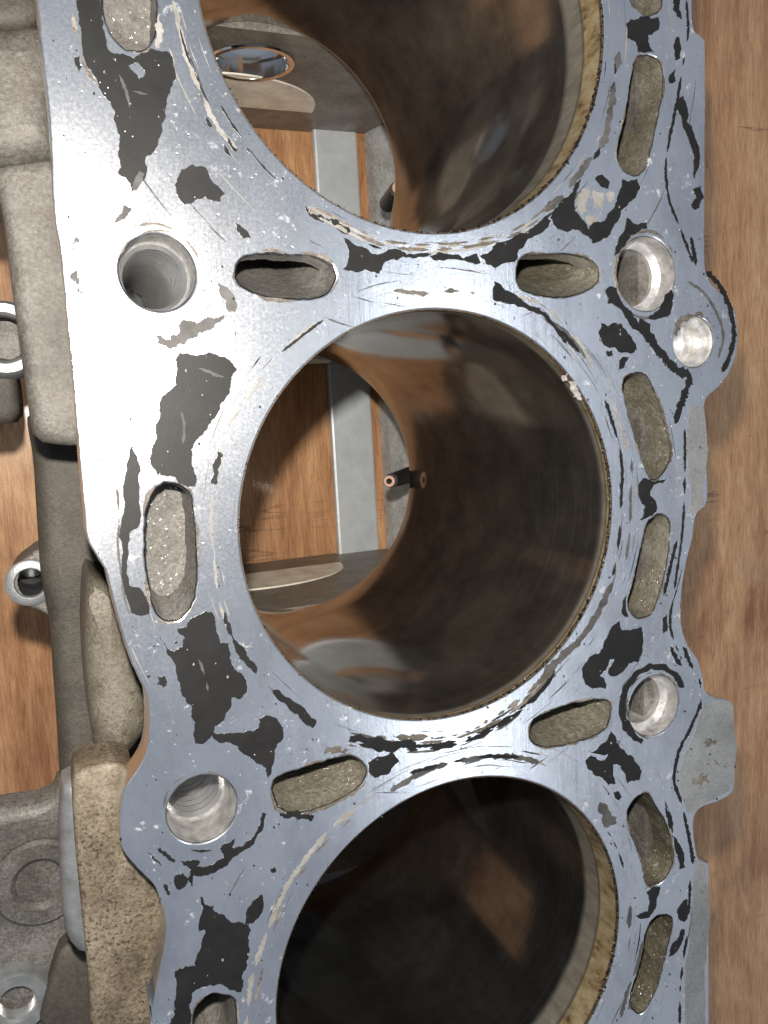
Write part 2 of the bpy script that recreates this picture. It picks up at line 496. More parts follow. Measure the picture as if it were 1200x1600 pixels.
def prism(loop, w0, w1, holes=(), bevel=0.0):
    """loop (ccw, 2d mm) extruded from w0 (top) down to w1, w measured from the deck face"""
    m = MB()
    loop = ccw(loop)
    top = (inset if bevel < 0.6 else soft_inset)(loop, bevel) if bevel else loop
    hol = [ccw(h) for h in holes]
    htop = [inset(h, -bevel) if bevel else h for h in hol]
    m.fill([top] + htop, w0 + DECK_H)
    m.fill([loop] + hol, w1 + DECK_H, up=False)
    def rings(L, T):
        if not bevel:
            return [[(p.x, p.y, w + DECK_H) for p in L] for w in (w0, w1)]
        r = []
        K = 5 if bevel > 0.6 else 2
        for q in range(K + 1):
            f = math.sin(math.pi / 2 * q / K)
            z = w0 - bevel * (1 - math.cos(math.pi / 2 * q / K))
            r.append([(t.x + (l.x - t.x) * f, t.y + (l.y - t.y) * f, z + DECK_H) for l, t in zip(L, T)])
        r.append([(p.x, p.y, w1 + DECK_H) for p in L])
        return r
    m.loops(rings(loop, top), flip=True)
    for h, t in zip(hol, htop):
        m.loops(rings(h, t))
    return m
def circle(cx, cy, r, n=64):
    return [Vector((cx + r * math.cos(2 * math.pi * i / n), cy + r * math.sin(2 * math.pi * i / n))) for i in range(n)]

# ------------------------------------------------------------------ setting: the bench
m = MB()
m.box((-900, -900, -40), (900, 900, 0))
bench = m.build('bench_top', M['wood'])
bench['kind'] = 'structure'

# ------------------------------------------------------------------ the engine block
block = bpy.data.objects.new('engine_block', None)
COL.objects.link(block)
block.empty_display_size = 0.05
block.rotation_euler = (0, TILT, 0)
block['label'] = 'bare aluminium engine block with three open cylinder bores and patchy gasket residue'
block['category'] = 'engine block'
def w2b(v):
    """world mm -> block mm"""
    return INV @ Vector(v)

# deck outline, left edge downwards then right edge upwards
left_px = (Z(0, 0, 4.8, [(275, 0), (300, 250), (320, 450), (345, 650), (370, 900), (385, 1200), (400, 1560)])
           + Z(0, 330, 4.1, [(385, 260), (410, 500), (430, 730), (460, 1000), (480, 1250)])
           + Z(0, 680, 4.21, [(513, 40), (530, 250), (550, 480), (565, 650), (600, 740), (650, 820), (690, 880), (715, 970), (740, 1080), (790, 1260), (830, 1400)])
           + Z(0, 1040, 4.286, [(900, 30), (960, 150), (990, 260), (995, 400), (985, 540), (950, 640), (900, 720), (850, 790), (820, 870), (805, 960), (800, 1050)])
           + Z(0, 1300, 4.286, [(805, 50), (830, 130), (900, 220), (980, 300), (1040, 370), (1070, 450), (1100, 540), (1110, 660), (1090, 800), (1060, 950), (1040, 1060), (1020, 1180), (1010, 1280)]))
right_px = (Z(1000, 0, 4, [(325, 0), (330, 150), (345, 200), (400, 245), (408, 330), (408, 900), (405, 1300), (405, 1590)])
            + Z(1000, 400, 4, [(415, 100), (450, 170), (520, 240), (570, 290), (600, 370), (615, 480), (605, 600), (580, 680), (540, 760), (480, 830), (430, 870), (405, 920), (410, 1000), (420, 1150), (405, 1200), (420, 1350), (418, 1540)])
            + Z(600, 500, 2, [(975, 610), (965, 680), (945, 760), (930, 860), (930, 950)])
            + Z(1000, 1000, 2.667, [(200, 20), (240, 80), (262, 150), (272, 210), (310, 240), (365, 250), (388, 275), (395, 400), (395, 580), (380, 640), (330, 670), (260, 695), (232, 725), (222, 770), (230, 850), (245, 915), (280, 930), (287, 960), (287, 1270), (287, 1590)]))
lp = onto(left_px)
rp = onto(right_px)
V1, V0 = 156.0, -156.0
lp = [Vector((lp[0].x - 1.0, V1))] + [Vector((lp[0].x - 0.5, 130))] + lp + [Vector((lp[-1].x + 1, V0))]
rp = [Vector((rp[0].x - 1.0, V1))] + [Vector((rp[0].x, 125))] + rp + [Vector((rp[-1].x, V0))]
outline = lp + rp[::-1]
def open_smooth(pts, step=1.0):
    o = []
    for i in range(len(pts) - 1):
        p0, p1, p2, p3 = pts[max(0, i - 1)], pts[i], pts[i + 1], pts[min(len(pts) - 1, i + 2)]
        k = max(1, int((p2 - p1).length / step))
        for j in range(k):
            t = j / k
            o.append(0.5 * ((2 * p1) + (p2 - p0) * t + (2 * p0 - 5 * p1 + 4 * p2 - p3) * t * t + (3 * p1 - p0 - 3 * p2 + p3) * t ** 3))
    o.append(pts[-1])
    return o
def nick(pts, a=0.10):
    return [p + Vector((noise.noise(Vector((p.x * 0.9, p.y * 0.9, 1))) * a + random.uniform(-a, a) * 0.35,
                        noise.noise(Vector((p.x * 0.9, p.y * 0.9, 5))) * a + random.uniform(-a, a) * 0.35)) for p in pts]
outline = nick(open_smooth(lp) + open_smooth(rp)[::-1])

# openings in the deck
BORES = [(0.0, PITCH), (0.0, 0.0), (0.0, -PITCH)]
slots_px = dict(
    a=Z(0, 0, 4.8, [(770, -330), (960, -390), (1150, -330), (1180, 0), (1180, 150), (1160, 280), (1100, 360), (1000, 380), (900, 350), (830, 250), (780, 130), (762, 0)]),
    b=A((740, 830), (760, 802), (820, 790), (900, 795), (980, 800), (1040, 830), (1050, 870), (1020, 920), (960, 935), (850, 930), (770, 905), (735, 870)),
    c=B((413, 850), (430, 803), (500, 793), (600, 795), (660, 820), (672, 870), (640, 905), (560, 930), (450, 915), (420, 890)),
    d=B((780, 200), (810, 172), (860, 190), (875, 260), (850, 400), (820, 520), (780, 550), (740, 520), (728, 470), (755, 350)),
    e=B((765, -120), (830, -140), (872, -100), (870, 0), (860, 35), (820, 50), (790, 30), (770, 0)),
    f=D((745, 200), (770, 170), (815, 168), (845, 220), (870, 290), (893, 380), (893, 440), (855, 498), (825, 485), (795, 400), (765, 300)),
    g=D((820, 640), (850, 610), (880, 610), (895, 650), (885, 760), (860, 860), (835, 920), (790, 932), (762, 890), (780, 810), (800, 720)),
    h=Cc((455, 600), (470, 550), (500, 515), (545, 510), (590, 535), (605, 600), (615, 720), (612, 850), (580, 920), (540, 942), (490, 920), (465, 840), (452, 720)),
    i=E_((850, 450), (880, 420), (960, 395), (1060, 365), (1110, 365), (1145, 400), (1130, 450), (1060, 500), (950, 540), (880, 530), (855, 490)),
    j=F((455, 280), (480, 240), (580, 200), (670, 185), (705, 195), (710, 230), (690, 280), (620, 315), (520, 335), (465, 320)),
    k=F((760, 540), (790, 490), (825, 478), (850, 520), (885, 580), (905, 680), (885, 740), (850, 765), (820, 760), (805, 690), (770, 600)),
    l=F((820, 910), (850, 865), (890, 860), (903, 890), (880, 990), (850, 1100), (810, 1165), (780, 1160), (768, 1120), (800, 1010)),
    m=E_((600, 1210), (610, 1150), (650, 1110), (690, 1105), (730, 1120), (742, 1200), (745, 1340), (700, 1400), (640, 1390), (600, 1330)),
)
slot_depth = dict(a=7, b=28, c=28, d=14, e=14, f=14, g=14, h=9, i=36, j=34, k=15, l=15, m=22)
slot_kind = dict(a=(0.0, 'slot_grey'), b=(0.42, 'slot_grey'), c=(0.42, 'slot'), h=(0.25, 'slot_grey'), i=(0.22, 'slot'), j=(0.25, 'slot'), m=(0.3, 'slot_grey'), k=(0.0, 'slot_dark'), l=(0.0, 'slot_dark'), d=(0.0, 'slot'))
slots = {}
for key, px in slots_px.items():
    L = ccw(smooth_loop(onto(px), 0.8))
    slots[key] = nick(L, 0.22)
# head-bolt and dowel holes: (photo centre, half width, half height)
holes_px = [((247, 426), (61, 61), 22, True), ((316, 1264), (55, 54), 34, True),
            ((1010, 428), (44, 62), 14, False), ((1084, 534), (31, 41), 6, False), ((1022, 1103), (39, 47), 12, False)]
holes = []
for (cx, cy), (rx, ry), dep, thr in holes_px:
    c = deck_pt(cx, cy).to_2d()
    r = 0.25 * ((deck_pt(cx + rx, cy) - deck_pt(cx - rx, cy)).length + (deck_pt(cx, cy + ry) - deck_pt(cx, cy - ry)).length)
    holes.append((c, r, dep, thr))

deck_holes = [circle(x, y, BORE_R + 0.2, 160) for x, y in BORES] + list(slots.values()) + [circle(c.x, c.y, r, 64) for c, r, _, _ in holes]
deck = prism(outline, 0.0, -7.0, deck_holes, 0.3).build('deck', M['deck'], block, True)

# cylinder liners
def liner(x, y, mat, seed):
    rnd = random.Random(seed)
    m = MB()
    n = 160
    ring = lambda r, w: [(r * math.cos(2 * math.pi * i / n), r * math.sin(2 * math.pi * i / n), w + DECK_H) for i in range(n)]
    rows = [-0.35, -1.0, -2, -4, -8, -14, -22, -34, -50, -66, -82, -98, -LINER + 1.2]
    m.loops([ring(BORE_R + 2.6, -0.35), ring(BORE_R, -0.35)] + [ring(BORE_R, w) for w in rows[1:]] + [ring(BORE_R + 0.3, -LINER), ring(BORE_R + 3.2, -LINER), ring(BORE_R + 3.2, -8)])
    o = m.build('cylinder_bore', mat, block, True)
    o.location = (x * MM, y * MM, 0)
    # carbon crumbs baked on round the rim
    c = MB()
    for i in range(1500):
        a = rnd.uniform(0, 2 * math.pi)
        d = 0.5 + 0.5 * noise.noise(Vector((math.cos(a) * 2.5, math.sin(a) * 2.5, seed)))
        if rnd.random() > 0.25 + 0.9 * d:
            continue
        s = rnd.choice((0.16, 0.2, 0.25, 0.34, 0.45)) * (0.6 + 0.6 * d) * (0.4 + 0.6 * max(0.0, math.cos(a + 0.6)))
        w = -abs(rnd.gauss(0, 0.45)) + 0.02
        r = BORE_R + 0.12 - rnd.random() * 0.22
        p = Vector((r * math.cos(a), r * math.sin(a), w + DECK_H))
        q = Matrix.Rotation(rnd.uniform(0, 6.3), 3, Vector((rnd.gauss(0, 1), rnd.gauss(0, 1), rnd.gauss(0, 1))).normalized())
        vs = [p + q @ (Vector(v) * s * rnd.uniform(0.6, 1.3)) for v in ((1, 0, 0), (-1, 0, 0), (0, 1, 0), (0, -1, 0), (0, 0, 1), (0, 0, -1))]
        c.add(vs, [(0, 2, 4), (2, 1, 4), (1, 3, 4), (3, 0, 4), (2, 0, 5), (1, 2, 5), (3, 1, 5), (0, 3, 5)])
    k = c.build('carbon_crust', M['crumb'], o)
    k['kind'] = 'stuff'
    return o
for (x, y), mk, sd in zip(BORES, ('liner_a', 'liner_b', 'liner_c'), (1, 2, 3)):
    liner(x, y, M[mk], sd)

# coolant passages: rough cast pockets below each slot
def passage(L, depth, seed, lean=0.0, mat='slot'):
    n = len(L)
    L = inset(L, 0.16)
    c = sum(L, Vector((0, 0))) / n
    rings = []
    ws = [-0.3, -1.0, -2, -3.5, -5, -7, -9, -11.5, -14, -17, -20, -24, -28]
    ws = [w for w in ws if w > -depth] + [-depth]
    for i, w in enumerate(ws):
        ring = []
        for p in L:
            f = 1.0 - 0.012 * i
            q = c + (p - c) * f + Vector((0, lean * max(0.0, -w - 0.8)))
            k = 0.0 if i == 0 else 0.28
            q = q + Vector((noise.noise(Vector((p.x * 0.55, p.y * 0.55, w * 0.5 + seed))), noise.noise(Vector((p.x * 0.55, p.y * 0.55, w * 0.5 + 9 + seed))))) * k
            q = q + Vector((random.uniform(-1, 1), random.uniform(-1, 1))) * (0.08 if i else 0.0)
            ring.append((q.x, q.y, w + DECK_H))
        rings.append(ring)
    # floor, in shrinking uneven rings
    for f in (0.8, 0.55, 0.3):
        ring = []
        for p in L:
            q = c + (p - c) * (f * (1 - 0.012 * len(ws))) + Vector((0, lean * (depth - 0.8)))
            ring.append((q.x, q.y, -depth - 0.6 * (1 - f) + 0.5 * noise.noise(Vector((q.x * 0.4, q.y * 0.4, seed))) + DECK_H))
        rings.append(ring)
    m = MB()
    m.loops(rings, closed_bottom=True)
    return m.build('coolant_passage', M[mat], block, True)
for i, (key, L) in enumerate(slots.items()):
    passage(L, slot_depth[key], i * 3.7, *slot_kind.get(key, (0.0, 'slot')))

# bolt holes: counterbore, then thread
for (c, r, dep, thr) in holes:
    r = r - 0.14
    n = 72
    m = MB()
    ring = lambda rr, w: [(c.x + rr * math.cos(2 * math.pi * i / n), c.y + rr * math.sin(2 * math.pi * i / n), w + DECK_H) for i in range(n)]
    if thr:
        m.loops([ring(r, -0.3), ring(r, -dep * 0.26), ring(r * 0.985, -dep * 0.28), ring(r * 0.93, -dep * 0.30)])
        o = m.build('bolt_hole', M['hole'], block, True)
        t = MB()
        rows = []
        w = -dep * 0.30
        while w > -dep * 2.6:
            rows += [ring(r * 0.93, w), ring(r * 0.82, w - 1.1), ring(r * 0.82, w - 1.3), ring(r * 0.93, w - 2.3)]
            w -= 2.5
        rows += [ring(r * 0.82, w - 70)]
        t.loops(rows, closed_bottom=True)
        t.build('thread', M['thread'], o, False)
    else:
        m.loops([ring(r, -0.3), ring(r, -dep * 0.35), ring(r * 0.8, -dep * 0.42), ring(r * 0.8, -dep), ring(r * 0.5, -dep - 0.6)], closed_bottom=True)
        m.build('dowel_hole', M['hole'], block, True)

# ------------------------------------------------------------------ casting below the deck
# outer wall under the deck and crankcase skirts (kept clear of the bores)
def wall(name, pts, mat, thick=4.0, v0=V0, v1=V1):
    """profile (world x, z in mm) swept along the crank, seen from above"""
    m = MB()
    prof = [Vector((x, z)) for x, z in pts]
    off = inset(prof, thick)
    off[0] = prof[0] + (off[1] - prof[1]); off[-1] = prof[-1] + (off[-2] - prof[-2])
    loop = prof + off[::-1]
    rows = []
    N = 24
    for j in range(N + 1):
        y = v0 + (v1 - v0) * j / N
        rows.append([w2b((p.x + 0.6 * noise.noise(Vector((p.x * .05, y * .05, 2))), y, p.y + 0.0)) for p in loop])
    m.loops(rows)
    n = len(loop)
    m.f.append(tuple(range(n)))
    m.f.append(tuple(range(N * n, N * n + n))[::-1])
    return m.build(name, mat, block)
def bw(u, w):
    p = BLOCK @ Vector((u, 0, w + DECK_H))
    return (p.x, p.z)
rail_l = bench_pt(526, 800, 4).x
rail_r = bench_pt(590, 800, 4).x
# right: side wall under the deck's outer edge, down to the pan rail
wall('outer_wall', [bw(62, -7), bw(60, -60), bw(58, -112), (rail_r + 46, 60), (rail_r + 34, 0)], M['castgrey'], -5)
wall('crankcase_wall', [bw(47.5, -LINER - 1), (rail_r + 16, 40), (rail_r + 6.0, 8.0), (rail_r + 5.0, 0.5)], M['castlight'], 4)
m = MB()
m.box((rail_l, V0, 0.2), (rail_r, V1, 4))
bm_rail = MB()
bm_rail.add([w2b(v) for v in m.v], m.f)
rail = bm_rail.build('pan_rail', M['rail'], block)
bv = rail.modifiers.new('bevel', 'BEVEL'); bv.width = 0.0012; bv.segments = 2

def wbox(name, lo, hi, mat, bevel=1.0):
    m = MB()
    m.box(lo, hi)
    m.v = [tuple(w2b(v)) for v in m.v]
    o = m.build(name, mat, block)
    b = o.modifiers.new('bevel', 'BEVEL'); b.width = bevel * MM; b.segments = 2
    return o
# main bearing webs with half-round saddles and a polished through-hole
def web(v_face, sgn, bored=False, both=False):
    """v_face: plane of the side turned to the middle of the block; sgn: which way the web goes from it"""
    zc = 25.0
    out = [Vector((-62, 0.2)), Vector((rail_l - 0.4, 0.2)), Vector((rail_l - 0.4, 4.4)), Vector((rail_r + 3, 4.4)), Vector((rail_r + 13, 40)), Vector(bw(48, -LINER - 1.5)), Vector(bw(-48, -LINER - 1.5)), Vector((-62, 60))]
    hc, hr = Vector((3, 66)), 13.5
    hole = [hc + Vector((math.cos(2 * math.pi * i / 48), math.sin(2 * math.pi * i / 48))) * hr for i in range(48)]
    loops = [out, hole] if bored else [out]
    flat = out + hole if bored else out
    tris = tessellate_polygon([[Vector((p.x, p.y, 0)) for p in L] for L in loops])
    m = MB()
    n = len(flat)
    y0, y1 = v_face, v_face + sgn * 15
    m.add([w2b((p.x, y, p.y)) for y in (y0, y1) for p in flat],
          [tuple(t) for t in tris] + [tuple(i + n for i in t) for t in tris] + [(i, (i + 1) % 8, (i + 1) % 8 + n, i + n) for i in range(8)])
    o = m.build('bearing_web', M['castweb'], block)
    if bored:
     t = MB()
     def rg(r, y):
         return [w2b((hc.x + r * math.cos(2 * math.pi * i / 48), y, hc.y + r * math.sin(2 * math.pi * i / 48))) for i in range(48)]
     t.loops([rg(hr + 1.6, y0 - sgn * 0.3), rg(hr + 1.2, y0 - sgn * 0.9), rg(hr - 0.6, y0 - sgn * 0.8), rg(hr - 0.8, y0 + sgn * 4.5), rg(hr - 2.2, y0 + sgn * 5), rg(hr - 2.3, y0 + sgn * 14)])
     t.build('polished_bore', M['shiny'], o, True)
    K = 32
    for yy, sg in ((y0, sgn), (y1, -sgn))[:2 if both else 1]:
        q = MB()
        arc = lambda r, y: [w2b((r * math.cos(math.pi * i / K), y, zc + r * math.sin(math.pi * i / K) * 0.82)) for i in range(K + 1)]
        q.add(arc(38, yy - sg * 0.1) + arc(37.6, yy - sg * 0.6), [tuple(range(K + 1, 2 * K + 2))] + [(i, (i + 1) % (K + 1), (i + 1) % (K + 1) + K + 1, i + K + 1) for i in range(K + 1)])
        q.build('bearing_saddle', M['pale'], o)
web(142.5, 1, True)
web(58, -1, both=True)
web(-43, -1, both=True)
web(-142.5, -1)

# oil squirter nozzles poking out beside the rail
def tube(m, p, q, r0, r1, n=20, cap=True):
    p, q = Vector(p), Vector(q)
    d = (q - p).normalized()
    a = d.orthogonal().normalized()
    b = d.cross(a)
    def ring(c, r):
        return [tuple(c + a * r * math.cos(2 * math.pi * i / n) + b * r * math.sin(2 * math.pi * i / n)) for i in range(n)]
    m.loops([ring(p, r0), ring(q, r1)])
    return ring
for (px, py), (bx, by) in (((622, 293), (606, 318)), ((608, 752), (640, 742))):
    tip = deck_pt(px, py, -LINER - 4) + Vector((0, 0, DECK_H))
    root = deck_pt(bx, by, -LINER - 26) + Vector((0, 0, DECK_H))
    d = (root - tip).normalized()
    m = MB()
    ring = tube(m, root, tip + d * 2.5, 3.2, 2.6)
    m.loops([ring(tip + d * 2.5, 2.6), ring(tip + d * 2.4, 0.4)])
    o = m.build('oil_nozzle', M['black'], block, True)
    t = MB()
    e = (CAM_C + Vector((0, 0, DECK_H)) - tip).normalized()
    rk = tube(MB(), tip - e * 1.5, tip + e * 0.6, 1, 1)
    t.loops([rk(tip - e * 2.0, 2.2), rk(tip + e * 0.5, 2.2), rk(tip + e * 0.9, 1.9), rk(tip + e * 0.9, 1.05), rk(tip - e * 2.4, 0.95)])
    t.build('nozzle_tip', M['copper'], o)

# ------------------------------------------------------------------ castings beside the deck (valley side)
def ledge(name, px, w, thick, mat, bevel=1.5, holes=(), smooth=True, rough=0.0):
    L = onto(px, w)
    if not smooth:          # keep straight runs, soften the corners
        n = len(L)
        L = [q for i in range(n) for q in (L[i] * 0.85 + L[i - 1] * 0.15, L[i] * 0.85 + L[(i + 1) % n] * 0.15)]
    L = ccw(smooth_loop(L, 2.0))
    return prism(L, w, w - thick, holes, bevel).build(name, mat, block, True)
# pillow-shaped boss and slab at the top
ledge('cast_boss', [(-90, 42), (-30, 34), (20, 31), (66, 28), (90, 60), (90, 235), (66, 242), (20, 250), (-40, 252), (-90, 250)], -11, 50, M['cast'], 5)
ledge('cast_rib', [(-20, 246), (4, 330), (14, 420), (28, 520), (40, 610), (53, 690), (140, 698), (145, 600), (130, 480), (120, 246)], -15, 70, M['cast'], 2.5, smooth=False)
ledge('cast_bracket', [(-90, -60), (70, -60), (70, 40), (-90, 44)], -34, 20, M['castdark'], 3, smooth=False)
# skirt wall of the crankcase, its colour darkened for the deck's shade
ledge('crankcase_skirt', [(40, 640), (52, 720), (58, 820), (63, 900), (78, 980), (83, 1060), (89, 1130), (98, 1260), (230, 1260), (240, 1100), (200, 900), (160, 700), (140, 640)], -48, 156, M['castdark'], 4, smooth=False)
ledge('cast_ridge', [(138, 900), (133, 1000), (138, 1100), (150, 1185), (196, 1196), (238, 1140), (222, 1050), (196, 975), (170, 915)], -22, 40, M['ridge'], 5, smooth=False)
# lug with a drilled hole beside the skirt
lc = deck_pt(47, 910, -58).to_2d()
ll = onto([(20, 925), (16, 905), (24, 885), (45, 868), (66, 855), (110, 850), (110, 975), (70, 958), (50, 950), (32, 942)], -58)
lug = prism(ccw(smooth_loop(ll, 1.5)), -58, -74, [circle(lc.x, lc.y, 3.4, 32)], 0.8).build('mounting_lug', M['castgrey'], block)
m = MB()
rg = lambda r, w: [(lc.x + r * math.cos(2 * math.pi * i / 32), lc.y + r * math.sin(2 * math.pi * i / 32), w + DECK_H) for i in range(32)]
m.loops([rg(5.6, -58), rg(5.6, -57.4), rg(5.2, -57.1), rg(3.6, -57.1), rg(3.4, -57.5), rg(3.4, -84)], closed_bottom=True)
m.build('lug_bushing', M['bossm'], block, True)
# stained ledge lower down and its rounded machined edge
ledge('stained_ledge', [(113, 1212), (117, 1320), (128, 1430), (138, 1530), (148, 1660), (300, 1680), (300, 1400), (215, 1300), (212, 1200), (180, 1192), (140, 1198)], -9, 12, M['tan'], 1.0, smooth=False)
ledge('flange_edge', [(95, 1236), (92, 1330), (97, 1430), (106, 1478), (126, 1500), (200, 1500), (190, 1232), (112, 1225)], -17, 10, M['bossm'], 3.5, smooth=False)
ledge('shadow_gap_plate', [(96, 1480), (150, 1478), (170, 1680), (92, 1680), (60, 1600), (74, 1548)], -40, 8, M['castdark'], 1.5, smooth=False)  # dark plate put in for the shadowed gap between flange and ledge
# pump housing with bosses
hx = [(-80, 1285), (0, 1266), (60, 1258), (84, 1246), (92, 1225), (130, 1225), (140, 1680), (-80, 1680)]
ledge('pump_housing', hx, -46, 9, M['castgrey'], 3.5, smooth=False)
def boss(px, py, w, r, rh, name, mat, hole_mat):
    c = deck_pt(px, py, w).to_2d()
    n = 40
    rg = lambda rr, ww: [(c.x + rr * math.cos(2 * math.pi * i / n), c.y + rr * math.sin(2 * math.pi * i / n), ww + DECK_H) for i in range(n)]
    m = MB()
    m.loops([rg(r * 1.1, w - 8), rg(r, w - 0.8), rg(r * 0.92, w), rg(rh * 1.12, w), rg(rh, w - 0.7)])
    o = m.build(name, mat, block, True)
    t = MB()
    rows = []
    k = w - 0.7
    while k > w - 10:
        rows += [rg(rh, k), rg(rh * 0.92, k - 0.5), rg(rh, k - 1.0)]
        k -= 1.0
    t.loops(rows, closed_bottom=True)
    t.build('thread', hole_mat, o)
boss(62, 1382, -44.5, 10.5, 5.6, 'bolt_boss', M['castgrey'], M['castgrey'])
boss(26, 1570, -42, 7.6, 4.0, 'stud_boss', M['bossm'], M['thread'])
boss(6, 528, -70, 9.0, 5.6, 'dowel_boss', M['bossm'], M['castgrey'])
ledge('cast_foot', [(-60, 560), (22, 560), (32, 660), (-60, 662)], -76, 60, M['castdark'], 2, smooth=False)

# ------------------------------------------------------------------ gasket residue on the deck
def residue(px, mat='dark', holes=(), amp=0.16, h=0.10, name='gasket_residue'):
    L = ccw(ragged(onto(px), amp))
    h = h * random.uniform(0.85, 1.2)
    H = [ragged(onto(q), amp) for q in holes]
    m = MB()
    H = [ccw(q) for q in H]
    m.fill([L] + H, DECK_H + h)
    m.loops([[(p.x, p.y, DECK_H + h) for p in L], [(p.x, p.y, DECK_H + 0.005) for p in L]], flip=True)
    for q in H:
        m.loops([[(p.x, p.y, DECK_H + h) for p in q], [(p.x, p.y, DECK_H + 0.005) for p in q]])
    return m.build(name, M[mat], deck)
def ribbon(px, width, mat='dark', gaps=0.0, amp=0.35, h=0.08, name='gasket_residue', seed=0, wvar=0.6):
    """a torn strip along a line; gaps > 0 breaks it into pieces"""
    rnd = random.Random(seed + int(px[0][0] * 13 + px[0][1] * 7))
    pts = open_smooth(onto(px), 0.35)
    wmm = width / 7.6
    runs, cur = [], []
    off = rnd.uniform(0, 90)
    s = 0.0
    for i, p in enumerate(pts):
        if i:
            s += (p - pts[i - 1]).length
        g = 0.5 + 0.5 * noise.noise(Vector((s * 0.35 + off, off, 0)))
        if gaps and g < gaps:
            if len(cur) > 4:
                runs.append(cur)
            cur = []
        else:
            t = (pts[min(i + 1, len(pts) - 1)] - pts[max(i - 1, 0)]).normalized()
            nv = Vector((-t.y, t.x))
            a = wmm * 0.5 * (1 + wvar * noise.noise(Vector((s * 0.6 + off, 3, 0)))) * (1 + rnd.uniform(-amp, amp))
            b = wmm * 0.5 * (1 + wvar * noise.noise(Vector((s * 0.6 + off, 8, 0)))) * (1 + rnd.uniform(-amp, amp))
            cur.append((p + nv * a, p - nv * b, p))
    if len(cur) > 4:
        runs.append(cur)
    obs = []
    h = h * rnd.uniform(0.75, 1.25)
    for r in runs:
        n = len(r)
        for i in range(min(4, n // 2)):          # taper the ends
            f = (i + 0.3) / 4
            for k in (i, n - 1 - i):
                a, b, p = r[k]
                r[k] = (p + (a - p) * f, p + (b - p) * f, p)
        m = MB()
        vs = []
        for a, b, p in r:
            vs += [(a.x, a.y, DECK_H + h), (b.x, b.y, DECK_H + h), (a.x, a.y, DECK_H + 0.005), (b.x, b.y, DECK_H + 0.005)]
        fs = []
        for i in range(n - 1):
            k = 4 * i
            fs += [(k, k + 1, k + 5, k + 4), (k, k + 4, k + 6, k + 2), (k + 1, k + 3, k + 7, k + 5)]
        fs += [(0, 2, 3, 1), (4 * n - 4, 4 * n - 3, 4 * n - 1, 4 * n - 2)]
        m.add(vs, fs)
        obs.append(m.build(name, M[mat], deck))
    return obs

R = residue
R(A((240, 0), (235, -60), (310, -60), (312, 0), (318, 60), (330, 120), (350, 165), (385, 168), (420, 184), (470, 152), (500, 160), (530, 165), (540, 200), (548, 225), (540, 260), (525, 300), (520, 330), (505, 390), (500, 430), (470, 485), (455, 490), (460, 530), (455, 555), (430, 590), (410, 600), (408, 575), (370, 545), (375, 500), (372, 450), (365, 400), (360, 350), (345, 320), (320, 295), (305, 255), (285, 220), (265, 190), (255, 100), (245, 50)),
  holes=[A((400, 205), (430, 195), (455, 225), (435, 248))])
R(A((552, 560), (565, 530), (600, 513), (635, 520), (655, 555), (680, 580), (703, 605), (685, 635), (660, 625), (640, 615), (610, 625), (575, 640), (558, 620)))
R(A((385, 640), (412, 650), (400, 672), (375, 690), (358, 698), (365, 680)), 'grey')
R(A((733, 695), (760, 712), (775, 725), (788, 748), (765, 745), (740, 722)))
R(A((680, 885), (720, 905), (740, 945), (735, 975), (715, 975), (705, 940), (685, 915)), 'grey')
R(A((575, 1000), (600, 1005), (650, 990), (700, 985), (690, 1005), (640, 1035), (590, 1060), (560, 1075), (520, 1085), (490, 1080), (485, 1050), (520, 1062), (560, 1040)), 'grey', amp=0.28)
R(A((640, 365), (655, 380), (662, 400), (650, 395)))
R(A((700, 415), (720, 440), (742, 470), (735, 475), (715, 450)))
R(A((695, 450), (715, 475), (722, 490), (705, 480)))
R(A((232, 180), (250, 175), (256, 210), (246, 228), (236, 205)))
R(A((955, 645), (1000, 670), (1060, 700), (1095, 720), (1085, 728), (1040, 705), (990, 680)), amp=0.3)
R(A((240, 740), (250, 750), (235, 820), (228, 822), (236, 780)), 'grey', amp=0.35)
R(A((222, 850), (245, 850), (250, 880), (255, 930), (240, 915), (235, 880)), 'grey', amp=0.4)
R(Cc((560, 100), (620, 110), (680, 110), (720, 130), (740, 155), (725, 175), (720, 210), (690, 260), (680, 290), (650, 330), (610, 380), (597, 405), (605, 470), (610, 520), (585, 522), (545, 490), (490, 480), (470, 440), (475, 400), (490, 370), (500, 300), (505, 240), (530, 220), (550, 200), (552, 160), (550, 120)))
R(Cc((410, 390), (430, 430), (440, 470), (435, 540), (440, 600), (430, 650), (405, 665), (400, 700), (400, 740), (395, 790), (405, 830), (440, 840), (460, 870), (468, 915), (440, 925), (410, 915), (400, 880), (385, 830), (380, 760), (372, 680), (380, 620), (385, 540), (395, 450)), amp=0.1)
R(Cc((680, 410), (697, 420), (690, 450), (680, 490), (675, 515), (658, 510), (665, 470), (670, 440)))
R([(277, 982), (290, 980), (300, 965), (320, 955), (332, 957), (336, 975), (340, 990), (345, 1005), (357, 1005), (360, 1020), (362, 1038), (372, 1050), (385, 1065), (386, 1080), (375, 1092), (362, 1090), (357, 1110), (350, 1125), (335, 1135), (330, 1150), (320, 1160), (305, 1162), (302, 1150), (305, 1130), (300, 1105), (290, 1090), (280, 1065), (275, 1045), (260, 1020), (252, 1000), (250, 995), (260, 1010), (272, 1018), (285, 1010), (288, 995)])
R(E_((660, 285), (700, 295), (730, 290), (760, 290), (790, 285), (810, 270), (810, 245), (835, 235), (865, 245), (885, 275), (885, 305), (865, 325), (858, 360), (848, 400), (838, 432), (832, 400), (800, 385), (770, 360), (740, 330), (700, 320), (670, 310)), h=0.14)
R([(350, 955), (360, 975), (372, 1005), (390, 1030), (402, 1045), (400, 1052), (385, 1040), (368, 1015), (355, 985)])
